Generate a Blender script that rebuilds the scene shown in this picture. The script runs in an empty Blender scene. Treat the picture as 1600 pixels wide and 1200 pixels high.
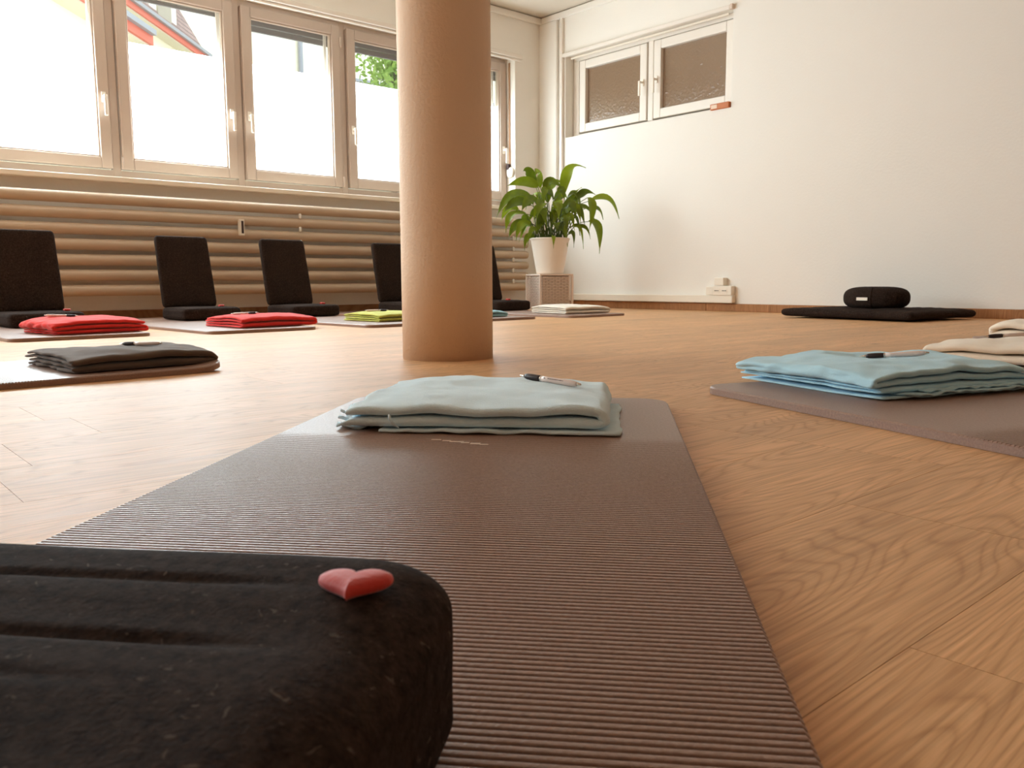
import bpy, bmesh, math, random
from mathutils import Vector, Matrix, noise

# ---------------------------------------------------------------- camera, sky, exposure
scene = bpy.context.scene
col = scene.collection
F_PX, PITCH, AZ, ROLL, CAM_H = 1298.0, 0.1226, 0.8501, -0.0043, 0.24
fwd = Vector((math.cos(AZ)*math.cos(PITCH), math.sin(AZ)*math.cos(PITCH), -math.sin(PITCH)))
r0 = Vector((math.sin(AZ), -math.cos(AZ), 0)); u0 = r0.cross(fwd)
rgt = r0*math.cos(ROLL) + u0*math.sin(ROLL); upv = -r0*math.sin(ROLL) + u0*math.cos(ROLL)
cd = bpy.data.cameras.new('camera'); cam = bpy.data.objects.new('camera', cd); col.objects.link(cam)
cam.matrix_world = Matrix(((rgt.x, upv.x, -fwd.x, 0), (rgt.y, upv.y, -fwd.y, 0), (rgt.z, upv.z, -fwd.z, CAM_H), (0, 0, 0, 1)))
cd.sensor_fit = 'HORIZONTAL'; cd.sensor_width = 36; cd.lens = 36*F_PX/1600
cd.clip_start = 0.01; cd.clip_end = 300
cd.dof.use_dof = True; cd.dof.focus_distance = 1.45; cd.dof.aperture_fstop = 22.0
scene.camera = cam

world = bpy.data.worlds.new('overcast_sky'); scene.world = world; world.use_nodes = True
bg = world.node_tree.nodes['Background']
bg.inputs[0].default_value = (0.87, 1.02, 1.08, 1); bg.inputs[1].default_value = 1.05
FILM_E = 8.8
scene.view_settings.view_transform = 'Standard'; scene.view_settings.look = 'None'
scene.view_settings.gamma = 1.0; scene.view_settings.exposure = 1.32
scene.view_settings.use_curve_mapping = False
scene.cycles.use_denoising = True
scene.cycles.diffuse_bounces = 6

# ---------------------------------------------------------------- helpers
def srgb(r, g, b):
    f = lambda c: (c/255/12.92) if c/255 <= 0.04045 else ((c/255+0.055)/1.055)**2.4
    return (f(r), f(g), f(b), 1)

def new_mat(name):
    m = bpy.data.materials.new(name); m.use_nodes = True
    nt = m.node_tree; p = nt.nodes['Principled BSDF']
    return m, nt, p

def N(nt, typ, **kw):
    n = nt.nodes.new(typ)
    for k, v in kw.items():
        if k.startswith('i_'): n.inputs[k[2:].replace('_', ' ')].default_value = v
        else: setattr(n, k, v)
    return n

def simple(name, c, rough=0.5, var=0.06, scale=8.0, bump=0.0, bscale=120.0, metal=0.0, spec=0.5, sheen=0.0, coat=0.0):
    """plain surface: colour with a little noise variation and fine relief"""
    m, nt, p = new_mat(name)
    tc = N(nt, 'ShaderNodeTexCoord')
    nz = N(nt, 'ShaderNodeTexNoise'); nz.inputs['Scale'].default_value = scale; nz.inputs['Detail'].default_value = 4
    nt.links.new(tc.outputs['Object'], nz.inputs['Vector'])
    mx = N(nt, 'ShaderNodeMix', data_type='RGBA')
    mx.inputs['A'].default_value = tuple(x*(1-var) for x in c[:3])+(1,)
    mx.inputs['B'].default_value = tuple(min(1, x*(1+var)) for x in c[:3])+(1,)
    nt.links.new(nz.outputs['Fac'], mx.inputs['Factor']); nt.links.new(mx.outputs['Result'], p.inputs['Base Color'])
    p.inputs['Roughness'].default_value = rough; p.inputs['Metallic'].default_value = metal
    p.inputs['Specular IOR Level'].default_value = spec
    p.inputs['Sheen Weight'].default_value = sheen; p.inputs['Coat Weight'].default_value = coat
    if bump:
        n2 = N(nt, 'ShaderNodeTexNoise'); n2.inputs['Scale'].default_value = bscale; n2.inputs['Detail'].default_value = 3
        nt.links.new(tc.outputs['Object'], n2.inputs['Vector'])
        b = N(nt, 'ShaderNodeBump'); b.inputs['Strength'].default_value = bump; b.inputs['Distance'].default_value = 0.004
        nt.links.new(n2.outputs['Fac'], b.inputs['Height']); nt.links.new(b.outputs['Normal'], p.inputs['Normal'])
    return m

def link(o, parent=None):
    col.objects.link(o)
    if parent is not None: o.parent = parent
    return o

def obj(name, verts, faces, mat, parent=None, smooth=False, loc=None, rotz=0.0):
    me = bpy.data.meshes.new(name); me.from_pydata([tuple(v) for v in verts], [], faces); me.update()
    if smooth: me.polygons.foreach_set('use_smooth', [True]*len(me.polygons))
    if mat: me.materials.append(mat)
    o = bpy.data.objects.new(name, me); link(o, parent)
    if loc is not None: o.location = loc
    o.rotation_euler.z = rotz
    return o

def bm_obj(name, bm, mat, parent=None, smooth=False, loc=None, rotz=0.0):
    me = bpy.data.meshes.new(name); bm.to_mesh(me); bm.free()
    if smooth: me.polygons.foreach_set('use_smooth', [True]*len(me.polygons))
    if mat: me.materials.append(mat)
    o = bpy.data.objects.new(name, me); link(o, parent)
    if loc is not None: o.location = loc
    o.rotation_euler.z = rotz
    return o

def empty(name, loc=(0, 0, 0), rotz=0.0):
    o = bpy.data.objects.new(name, None); o.empty_display_size = 0.05
    col.objects.link(o); o.location = loc; o.rotation_euler.z = rotz
    return o

def tag(o, label, cat, group=None):
    o['label'] = label; o['category'] = cat
    if group: o['group'] = group
    return o

def struct(o): o['kind'] = 'structure'; return o

def add_box(bm, a, b, bev=0.0, seg=1):
    x0, y0, z0 = a; x1, y1, z1 = b
    m = Matrix.Translation(((x0+x1)/2, (y0+y1)/2, (z0+z1)/2)) @ Matrix.Diagonal((abs(x1-x0), abs(y1-y0), abs(z1-z0), 1))
    r = bmesh.ops.create_cube(bm, size=1, matrix=m)
    if bev:
        es = list({e for v in r['verts'] for e in v.link_edges})
        bmesh.ops.bevel(bm, geom=es, offset=bev, segments=seg, affect='EDGES', profile=0.5)

def boxes(name, lst, mat, parent=None, bev=0.0, seg=1, **kw):
    bm = bmesh.new()
    for a, b in lst: add_box(bm, a, b, bev, seg)
    return bm_obj(name, bm, mat, parent, **kw)

def lathe(prof, n=32, axis='z', off=(0, 0, 0)):
    """prof: list of (r, h) -> verts, faces"""
    vs, fs = [], []
    for r, h in prof:
        for k in range(n):
            a = 2*math.pi*k/n
            if axis == 'z': vs.append((off[0]+r*math.cos(a), off[1]+r*math.sin(a), off[2]+h))
            elif axis == 'x': vs.append((off[0]+h, off[1]+r*math.cos(a), off[2]+r*math.sin(a)))
            else: vs.append((off[0]+r*math.sin(a), off[1]+h, off[2]+r*math.cos(a)))
    for i in range(len(prof)-1):
        for k in range(n):
            k2 = (k+1) % n
            fs.append((i*n+k, i*n+k2, (i+1)*n+k2, (i+1)*n+k))
    fs.append(tuple(range(n))[::-1]); fs.append(tuple((len(prof)-1)*n+k for k in range(n)))
    return vs, fs

def tube(pts, r, n=8):
    vs, fs = [], []
    pts = [Vector(p) for p in pts]
    rr = r if isinstance(r, (list, tuple)) else [r]*len(pts)
    for i, p in enumerate(pts):
        t = (pts[min(i+1, len(pts)-1)]-pts[max(i-1, 0)]).normalized()
        a = t.cross(Vector((0, 0, 1)))
        if a.length < 1e-3: a = Vector((1, 0, 0))
        a.normalize(); b = t.cross(a)
        for k in range(n):
            th = 2*math.pi*k/n; vs.append(p+(a*math.cos(th)+b*math.sin(th))*rr[i])
    for i in range(len(pts)-1):
        for k in range(n):
            k2 = (k+1) % n; fs.append((i*n+k, i*n+k2, (i+1)*n+k2, (i+1)*n+k))
    fs.append(tuple(range(n))[::-1]); fs.append(tuple((len(pts)-1)*n+k for k in range(n)))
    return vs, fs

def soft_box(sx, sy, sz, r, n=16, disp=None, rz=None):
    """rounded box as a fine grid on all six faces, centre at origin; r radius (plan), rz radius (height)"""
    rz = rz or r
    hx, hy, hz = sx/2, sy/2, sz/2
    idx, vs, fs = {}, [], []
    def put(p):
        key = tuple(round(c, 5) for c in p)
        if key in idx: return idx[key]
        x, y, z = p[0]*hx, p[1]*hy, p[2]*hz
        ix = max(-(hx-r), min(hx-r, x)); iy = max(-(hy-r), min(hy-r, y)); iz = max(-(hz-rz), min(hz-rz, z))
        d = Vector(((x-ix)/r, (y-iy)/r, (z-iz)/rz))
        if d.length > 1e-6: d.normalize()
        q = Vector((ix+d.x*r, iy+d.y*r, iz+d.z*rz))
        if disp: q = disp(q)
        idx[key] = len(vs); vs.append(q); return idx[key]
    def ticks(h, rad):
        k = max(2, n//4); out = []
        e = 1-rad/h
        for i in range(k+1):
            out.append(-1+(1-math.cos(math.pi/2*i/k))*(1-e) if True else 0)
        m = n
        for i in range(1, m): out.append(-e+2*e*i/m)
        out += [-c for c in out[:k+1]][::-1]
        return sorted(set(round(c, 6) for c in out))
    tx, ty, tz = ticks(hx, r), ticks(hy, r), ticks(hz, rz)
    def face(ta, tb, f):
        for i in range(len(ta)-1):
            for j in range(len(tb)-1):
                q = [put(f(ta[i], tb[j])), put(f(ta[i+1], tb[j])), put(f(ta[i+1], tb[j+1])), put(f(ta[i], tb[j+1]))]
                if len(set(q)) == 4: fs.append(tuple(q))
                elif len(set(q)) == 3: fs.append(tuple(dict.fromkeys(q)))
    face(tx, ty, lambda a, b: (a, b, 1)); face(ty, tx, lambda a, b: (b, a, -1))
    face(ty, tz, lambda a, b: (1, a, b)); face(tz, ty, lambda a, b: (-1, b, a))
    face(tz, tx, lambda a, b: (b, 1, a)); face(tx, tz, lambda a, b: (a, -1, b))
    return vs, fs

def nz(x, y, z=0.0, s=1.0): return noise.noise(Vector((x*s, y*s, z)))

# ---------------------------------------------------------------- materials
def wall_mat(name, c, bump=0.25):
    return simple(name, c, rough=0.75, var=0.025, scale=1.3, bump=bump, bscale=60, spec=0.25)
M = {}
M['wall'] = wall_mat('cream_wall_paint', srgb(241, 236, 228))
M['wall_low_bounce'] = wall_mat('taupe_low_bounce_wall', srgb(178, 150, 126))  # dark tone picked for the unseen walls to cut bounce light
M['ceiling'] = wall_mat('ceiling_paint', srgb(222, 212, 198), 0.05)
M['white'] = simple('white_gloss_paint', srgb(238, 230, 220), 0.35, 0.02)
M['frame'] = simple('shaded_frame_paint', srgb(202, 184, 170), 0.4, 0.03)  # white frames coloured darker, backlit shade put into the paint
M['white_plastic'] = simple('white_plastic', srgb(240, 230, 214), 0.4, 0.02)
M['sill'] = simple('window_board_paint', srgb(243, 232, 214), 0.3, 0.02)
M['radiator'] = simple('radiator_enamel', srgb(196, 172, 146), 0.42, 0.03)
M['chrome'] = simple('bright_metal', srgb(215, 205, 195), 0.22, 0.02, metal=1.0)
M['handle'] = simple('white_handle_enamel', srgb(246, 238, 226), 0.25, 0.02)
M['dark'] = simple('dark_gap', srgb(40, 25, 18), 0.8, 0.1)
M['black_plastic'] = simple('black_rubber', srgb(30, 16, 15), 0.45, 0.1)
M['grey_blind'] = simple('grey_shutter_slat', srgb(120, 112, 110), 0.5, 0.04)
M['strap'] = simple('woven_strap', srgb(170, 130, 98), 0.9, 0.1, bump=0.3, bscale=300)
M['orange_wood'] = simple('orange_wood', srgb(196, 112, 56), 0.5, 0.12, 30)
M['paper'] = simple('paper_label', srgb(232, 208, 188), 0.7, 0.03)
M['red_felt'] = simple('red_felt', srgb(206, 46, 34), 0.6, 0.08, 40, bump=0.15, bscale=400, sheen=0.3)
M['soil'] = simple('potting_soil', srgb(48, 34, 24), 0.95, 0.3, 60, bump=0.6, bscale=150)
M['pot'] = simple('white_glazed_pot', srgb(240, 226, 210), 0.4, 0.02)
M['wicker'] = simple('white_wicker', srgb(226, 206, 190), 0.6, 0.06, 60, bump=0.3, bscale=200)
M['ink'] = simple('dark_ink', srgb(60, 35, 32), 0.6, 0.02)
M['logo'] = simple('worn_pale_print', srgb(226, 208, 194), 0.6, 0.1, 80)

def pillar_mat():
    m, nt, p = new_mat('stippled_plaster')
    tc = N(nt, 'ShaderNodeTexCoord')
    p.inputs['Base Color'].default_value = srgb(228, 200, 172)
    p.inputs['Roughness'].default_value = 0.7; p.inputs['Specular IOR Level'].default_value = 0.3
    a = N(nt, 'ShaderNodeTexNoise'); a.inputs['Scale'].default_value = 110; a.inputs['Detail'].default_value = 2
    nt.links.new(tc.outputs['Object'], a.inputs['Vector'])
    b = N(nt, 'ShaderNodeBump'); b.inputs['Strength'].default_value = 0.6; b.inputs['Distance'].default_value = 0.003
    nt.links.new(a.outputs['Fac'], b.inputs['Height']); nt.links.new(b.outputs['Normal'], p.inputs['Normal'])
    return m
M['pillar'] = pillar_mat()

def wood_mat(name, light, mid, dark, rough=0.455, per_object=True):
    m, nt, p = new_mat(name)
    p.inputs['Specular IOR Level'].default_value = 0.2
    L = nt.links.new
    tc = N(nt, 'ShaderNodeTexCoord'); oi = N(nt, 'ShaderNodeObjectInfo')
    off = N(nt, 'ShaderNodeVectorMath', operation='MULTIPLY_ADD')
    cmb = N(nt, 'ShaderNodeCombineXYZ')
    for i in range(3): L(oi.outputs['Random'], cmb.inputs[i])
    off.inputs[1].default_value = (37.0, 19.0, 53.0); L(cmb.outputs[0], off.inputs[0]); L(tc.outputs['Object'], off.inputs[2])
    mp = N(nt, 'ShaderNodeMapping'); mp.inputs['Scale'].default_value = (0.9, 6.0, 1.0); L(off.outputs[0], mp.inputs['Vector'])
    # growth rings: contours of a smooth stretched field
    big = N(nt, 'ShaderNodeTexNoise'); big.inputs['Scale'].default_value = 1.5; big.inputs['Detail'].default_value = 1.5; big.inputs['Roughness'].default_value = 0.4
    L(mp.outputs[0], big.inputs['Vector'])
    mul = N(nt, 'ShaderNodeMath', operation='MULTIPLY'); mul.inputs[1].default_value = 74.0; L(big.outputs['Fac'], mul.inputs[0])
    fine = N(nt, 'ShaderNodeTexNoise'); fine.inputs['Scale'].default_value = 7; fine.inputs['Detail'].default_value = 5
    L(mp.outputs[0], fine.inputs['Vector'])
    ad = N(nt, 'ShaderNodeMath', operation='ADD'); L(mul.outputs[0], ad.inputs[0]); L(fine.outputs['Fac'], ad.inputs[1])
    fr = N(nt, 'ShaderNodeMath', operation='PINGPONG'); fr.inputs[1].default_value = 1.0; L(ad.outputs[0], fr.inputs[0])
    # fibres
    mp2 = N(nt, 'ShaderNodeMapping'); mp2.inputs['Scale'].default_value = (4.0, 130.0, 1.0); L(off.outputs[0], mp2.inputs['Vector'])
    fib = N(nt, 'ShaderNodeTexNoise'); fib.inputs['Scale'].default_value = 2.0; fib.inputs['Detail'].default_value = 4; L(mp2.outputs[0], fib.inputs['Vector'])
    r1 = N(nt, 'ShaderNodeValToRGB'); cr = r1.color_ramp
    cr.elements[0].position = 0.0; cr.elements[0].color = dark
    cr.elements[1].position = 0.38; cr.elements[1].color = mid
    e = cr.elements.new(1.0); e.color = light
    L(fr.outputs[0], r1.inputs['Fac'])
    soft = N(nt, 'ShaderNodeMix', data_type='RGBA'); soft.inputs['Factor'].default_value = 0.36
    soft.inputs['A'].default_value = mid; L(r1.outputs['Color'], soft.inputs['B'])
    r2 = N(nt, 'ShaderNodeValToRGB'); r2.color_ramp.elements[0].position = 0.3; r2.color_ramp.elements[1].position = 0.7
    r2.color_ramp.elements[0].color = (0.66, 0.61, 0.55, 1); r2.color_ramp.elements[1].color = (1.08, 1.08, 1.08, 1)
    L(fib.outputs['Fac'], r2.inputs['Fac'])
    mm = N(nt, 'ShaderNodeMix', data_type='RGBA', blend_type='MULTIPLY'); mm.inputs['Factor'].default_value = 0.75
    L(soft.outputs['Result'], mm.inputs['A']); L(r2.outputs['Color'], mm.inputs['B'])
    # broad tone streaks and per-board tone
    mp3 = N(nt, 'ShaderNodeMapping'); mp3.inputs['Scale'].default_value = (1.6, 9.0, 1.0); L(off.outputs[0], mp3.inputs['Vector'])
    st = N(nt, 'ShaderNodeTexNoise'); st.inputs['Scale'].default_value = 1.6; st.inputs['Detail'].default_value = 3; L(mp3.outputs[0], st.inputs['Vector'])
    r3 = N(nt, 'ShaderNodeMapRange'); r3.inputs[1].default_value = 0.3; r3.inputs[2].default_value = 0.7; r3.inputs[3].default_value = 0.88; r3.inputs[4].default_value = 1.08
    L(st.outputs['Fac'], r3.inputs[0])
    r4 = N(nt, 'ShaderNodeMapRange'); r4.inputs[3].default_value = 0.92; r4.inputs[4].default_value = 1.07; L(oi.outputs['Random'], r4.inputs[0])
    mv = N(nt, 'ShaderNodeMath', operation='MULTIPLY'); L(r3.outputs[0], mv.inputs[0]); L(r4.outputs[0], mv.inputs[1])
    sc = N(nt, 'ShaderNodeVectorMath', operation='SCALE'); L(mm.outputs['Result'], sc.inputs[0]); L(mv.outputs[0], sc.inputs['Scale'])
    L(sc.outputs[0], p.inputs['Base Color'])
    # knots
    vor = N(nt, 'ShaderNodeTexVoronoi'); vor.inputs['Scale'].default_value = 1.6
    mp4 = N(nt, 'ShaderNodeMapping'); mp4.inputs['Scale'].default_value = (1.0, 2.2, 1.0); L(off.outputs[0], mp4.inputs['Vector']); L(mp4.outputs[0], vor.inputs['Vector'])
    kr = N(nt, 'ShaderNodeMapRange'); kr.inputs[1].default_value = 0.015; kr.inputs[2].default_value = 0.07; kr.inputs[3].default_value = 0.55; kr.inputs[4].default_value = 1.0
    L(vor.outputs['Distance'], kr.inputs[0])
    mv2 = N(nt, 'ShaderNodeMath', operation='MULTIPLY'); L(mv.outputs[0], mv2.inputs[0]); L(kr.outputs[0], mv2.inputs[1])
    L(mv2.outputs[0], sc.inputs['Scale'])
    rr = N(nt, 'ShaderNodeMapRange'); rr.inputs[3].default_value = rough-0.05; rr.inputs[4].default_value = rough+0.09; L(fib.outputs['Fac'], rr.inputs[0])
    L(rr.outputs[0], p.inputs['Roughness'])
    b = N(nt, 'ShaderNodeBump'); b.inputs['Strength'].default_value = 0.16; b.inputs['Distance'].default_value = 0.002
    L(fib.outputs['Fac'], b.inputs['Height']); L(b.outputs['Normal'], p.inputs['Normal'])
    return m
M['oak'] = wood_mat('oak_board', srgb(230, 184, 138), srgb(218, 170, 122), srgb(168, 118, 76))
M['oak_skirt'] = wood_mat('oak_skirting', srgb(190, 140, 96), srgb(172, 122, 80), srgb(140, 94, 58), 0.5)

def fleece(name, c, var=0.1):
    return simple(name, c, rough=0.95, var=var, scale=25, bump=0.35, bscale=420, spec=0.15, sheen=0.25)
M['fl_a'] = fleece('pale_blue_fleece', srgb(214, 236, 246))
M['fl_b'] = fleece('sky_blue_fleece', srgb(186, 226, 242))
M['fl_c'] = fleece('cream_fleece', srgb(244, 230, 210), 0.05)
M['fl_e'] = fleece('brown_grey_fleece', srgb(98, 84, 74))
M['fl_r'] = fleece('red_fleece', srgb(222, 50, 44))
M['fl_g'] = fleece('lime_fleece', srgb(198, 200, 92))
M['fl_w'] = fleece('white_fleece', srgb(240, 230, 214), 0.04)
M['fl_i'] = fleece('light_blue_fleece', srgb(150, 196, 208))

def black_cloth(name):
    m, nt, p = new_mat(name)
    L = nt.links.new
    tc = N(nt, 'ShaderNodeTexCoord')
    n1 = N(nt, 'ShaderNodeTexNoise'); n1.inputs['Scale'].default_value = 130; n1.inputs['Detail'].default_value = 6; n1.inputs['Roughness'].default_value = 0.75
    L(tc.outputs['Object'], n1.inputs['Vector'])
    r = N(nt, 'ShaderNodeValToRGB'); e = r.color_ramp.elements
    e[0].position = 0.35; e[0].color = (0.013, 0.006, 0.004, 1); e[1].position = 0.66; e[1].color = (0.044, 0.029, 0.022, 1)
    k = r.color_ramp.elements.new(0.74); k.color = (0.17, 0.13, 0.105, 1)
    L(n1.outputs['Fac'], r.inputs['Fac']); 
    n3 = N(nt, 'ShaderNodeTexNoise'); n3.inputs['Scale'].default_value = 9; n3.inputs['Detail'].default_value = 3; L(tc.outputs['Object'], n3.inputs['Vector'])
    rg = N(nt, 'ShaderNodeMapRange'); rg.inputs[3].default_value = 0.7; rg.inputs[4].default_value = 1.3; L(n3.outputs['Fac'], rg.inputs[0])
    sc = N(nt, 'ShaderNodeVectorMath', operation='SCALE'); L(r.outputs['Color'], sc.inputs[0]); L(rg.outputs[0], sc.inputs['Scale'])
    n4 = N(nt, 'ShaderNodeTexNoise'); n4.inputs['Scale'].default_value = 120; n4.inputs['Detail'].default_value = 2.5; n4.inputs['Distortion'].default_value = 1.6; L(tc.outputs['Object'], n4.inputs['Vector'])
    lr = N(nt, 'ShaderNodeMapRange'); lr.inputs[1].default_value = 0.665; lr.inputs[2].default_value = 0.73; L(n4.outputs['Fac'], lr.inputs[0])
    lm = N(nt, 'ShaderNodeMix', data_type='RGBA'); lm.inputs['B'].default_value = (0.10, 0.076, 0.06, 1)
    L(lr.outputs[0], lm.inputs['Factor']); L(sc.outputs[0], lm.inputs['A']); L(lm.outputs['Result'], p.inputs['Base Color'])
    p.inputs['Roughness'].default_value = 0.95; p.inputs['Specular IOR Level'].default_value = 0.1
    n2 = N(nt, 'ShaderNodeTexNoise'); n2.inputs['Scale'].default_value = 500; L(tc.outputs['Object'], n2.inputs['Vector'])
    b = N(nt, 'ShaderNodeBump'); b.inputs['Strength'].default_value = 0.25; b.inputs['Distance'].default_value = 0.002
    L(n2.outputs['Fac'], b.inputs['Height']); L(b.outputs['Normal'], p.inputs['Normal'])
    return m
M['black'] = black_cloth('black_cotton')

def mat_rubber():
    m, nt, p = new_mat('brown_foam_mat')
    L = nt.links.new
    tc = N(nt, 'ShaderNodeTexCoord')
    n1 = N(nt, 'ShaderNodeTexNoise'); n1.inputs['Scale'].default_value = 260; n1.inputs['Detail'].default_value = 3; L(tc.outputs['Object'], n1.inputs['Vector'])
    mx = N(nt, 'ShaderNodeMix', data_type='RGBA'); mx.inputs['A'].default_value = srgb(118, 90, 76); mx.inputs['B'].default_value = srgb(164, 132, 115)
    L(n1.outputs['Fac'], mx.inputs['Factor']); L(mx.outputs['Result'], p.inputs['Base Color'])
    p.inputs['Roughness'].default_value = 0.40; p.inputs['Specular IOR Level'].default_value = 0.6
    n2 = N(nt, 'ShaderNodeTexNoise'); n2.inputs['Scale'].default_value = 420; n2.inputs['Detail'].default_value = 2; L(tc.outputs['Object'], n2.inputs['Vector'])
    b = N(nt, 'ShaderNodeBump'); b.inputs['Strength'].default_value = 0.28; b.inputs['Distance'].default_value = 0.002
    L(n2.outputs['Fac'], b.inputs['Height']); L(b.outputs['Normal'], p.inputs['Normal'])
    return m
M['mat'] = mat_rubber()

def glass_mat(name, tint=(0.96, 0.97, 0.97, 1), refl=0.06):
    m, nt, p = new_mat(name); nt.nodes.remove(p)
    o = nt.nodes['Material Output']
    t = N(nt, 'ShaderNodeBsdfTransparent'); t.inputs[0].default_value = tint
    g = N(nt, 'ShaderNodeBsdfGlossy'); g.inputs['Roughness'].default_value = 0.02
    s = N(nt, 'ShaderNodeMixShader'); s.inputs[0].default_value = refl
    nt.links.new(t.outputs[0], s.inputs[1]); nt.links.new(g.outputs[0], s.inputs[2]); nt.links.new(s.outputs[0], o.inputs[0])
    return m
M['glass'] = glass_mat('clear_glass')

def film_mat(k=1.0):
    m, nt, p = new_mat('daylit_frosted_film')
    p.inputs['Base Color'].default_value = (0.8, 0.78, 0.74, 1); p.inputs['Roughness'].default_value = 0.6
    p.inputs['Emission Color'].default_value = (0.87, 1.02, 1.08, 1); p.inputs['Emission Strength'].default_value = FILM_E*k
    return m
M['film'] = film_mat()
M['film_dim'] = film_mat(0.42)      # film glow lowered near the corner to even out the right wall
M['film_half_dim'] = film_mat(0.75)  # same lowering of the glow, weaker, one pane further left

def obscure_mat():
    m, nt, p = new_mat('hammered_glass')
    L = nt.links.new
    tc = N(nt, 'ShaderNodeTexCoord')
    p.inputs['Base Color'].default_value = srgb(140, 116, 94); p.inputs['Roughness'].default_value = 0.12
    p.inputs['Specular IOR Level'].default_value = 0.7
    v = N(nt, 'ShaderNodeTexNoise'); v.inputs['Scale'].default_value = 55; v.inputs['Detail'].default_value = 1.5; L(tc.outputs['Object'], v.inputs['Vector'])
    b = N(nt, 'ShaderNodeBump'); b.inputs['Strength'].default_value = 0.55; b.inputs['Distance'].default_value = 0.006
    L(v.outputs['Fac'], b.inputs['Height']); L(b.outputs['Normal'], p.inputs['Normal'])
    return m
M['obscure'] = obscure_mat()

def leaf_mat(name, a, b, rough=0.35):
    m, nt, p = new_mat(name)
    L = nt.links.new
    oi = N(nt, 'ShaderNodeObjectInfo'); tc = N(nt, 'ShaderNodeTexCoord')
    n1 = N(nt, 'ShaderNodeTexNoise'); n1.inputs['Scale'].default_value = 14; L(tc.outputs['Object'], n1.inputs['Vector'])
    ad = N(nt, 'ShaderNodeMath', operation='ADD'); L(oi.outputs['Random'], ad.inputs[0]); L(n1.outputs['Fac'], ad.inputs[1])
    mu = N(nt, 'ShaderNodeMath', operation='MULTIPLY'); mu.inputs[1].default_value = 0.6; L(ad.outputs[0], mu.inputs[0])
    mx = N(nt, 'ShaderNodeMix', data_type='RGBA'); mx.inputs['A'].default_value = a; mx.inputs['B'].default_value = b
    L(mu.outputs[0], mx.inputs['Factor']); L(mx.outputs['Result'], p.inputs['Base Color'])
    p.inputs['Roughness'].default_value = rough
    tr = N(nt, 'ShaderNodeBsdfTranslucent'); L(mx.outputs['Result'], tr.inputs[0])
    ms = N(nt, 'ShaderNodeMixShader'); ms.inputs[0].default_value = 0.3
    o = nt.nodes['Material Output']
    L(p.outputs[0], ms.inputs[1]); L(tr.outputs[0], ms.inputs[2]); L(ms.outputs[0], o.inputs[0])
    return m
M['leaf'] = leaf_mat('peace_lily_leaf', srgb(44, 62, 8), srgb(140, 160, 28))
M['stem'] = simple('green_stem', srgb(84, 100, 34), 0.5, 0.1)
M['tree_leaf'] = leaf_mat('light_green_tree_leaf', srgb(110, 150, 50), srgb(186, 206, 110), 0.6)  # light green foliage tones
M['bark'] = simple('tree_bark', srgb(110, 92, 72), 0.9, 0.2, 20)
M['house'] = simple('cream_render', srgb(246, 238, 214), 0.8, 0.02)
M['house_trim'] = simple('pale_window_surround', srgb(170, 158, 140), 0.7, 0.03)
M['eave'] = simple('red_painted_eave', srgb(214, 104, 82), 0.6, 0.05)
M['soffit'] = simple('beige_soffit', srgb(220, 210, 188), 0.7, 0.03)
def tile_mat():
    m, nt, p = new_mat('weathered_roof_tiles')
    L = nt.links.new
    tc = N(nt, 'ShaderNodeTexCoord')
    br = N(nt, 'ShaderNodeTexBrick'); br.inputs['Scale'].default_value = 4.0
    br.inputs['Color1'].default_value = srgb(176, 146, 138); br.inputs['Color2'].default_value = srgb(152, 124, 118); br.inputs['Mortar'].default_value = srgb(110, 88, 84)
    br.inputs['Mortar Size'].default_value = 0.03
    L(tc.outputs['Object'], br.inputs['Vector']); L(br.outputs['Color'], p.inputs['Base Color'])
    p.inputs['Roughness'].default_value = 0.8
    return m
M['tiles'] = tile_mat()
M['zinc'] = simple('zinc_gutter', srgb(150, 150, 156), 0.5, 0.05)

# ---------------------------------------------------------------- room shell
YW, XR, ZC = 5.975, 5.633, 2.70          # window wall face, right wall face, ceiling
XL, YB = -4.9, -2.6                       # unseen walls behind the camera
WX0, WX1 = -4.30, 5.30                    # window band opening, lengthened out of view for more light
WZ0, WZ1 = 0.93, 2.30

floor = struct(boxes('floor', [((XL, YB, -0.06), (XR+0.1, YW+0.1, -0.012))], M['dark']))
PW, PL, PG = 0.2025, 1.215, 0.0003
bm = bmesh.new(); add_box(bm, (PG, PG, -0.012), (PL-PG, PW-PG, 0.0))
plank_me = bpy.data.meshes.new('plank'); bm.to_mesh(plank_me); bm.free(); plank_me.materials.append(M['oak'])
known = {0: 0.54, 1: 0.85, 3: 1.13, 5: 0.185, 8: 0.336}
rng = random.Random(4)
k0 = int(math.floor((YB-0.0175)/PW))
clip_me = {}
for k in range(k0, 40):
    y = 0.0175+PW*k
    if y+PW > YW+0.05: break
    j0 = known.get(k, rng.uniform(0, PL))
    x = j0-PL*math.ceil((j0-XL)/PL)
    while x < XR:
        x1 = min(x+PL, XR+0.03)
        if x1-x > PL-1e-4: me = plank_me
        else:
            bm = bmesh.new(); add_box(bm, (PG, PG, -0.012), (x1-x-PG, PW-PG, 0.0))
            me = bpy.data.meshes.new('plank'); bm.to_mesh(me); bm.free(); me.materials.append(M['oak'])
        o = bpy.data.objects.new('plank', me); link(o, floor); o.location = (x, y, 0)
        x += PL

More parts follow.
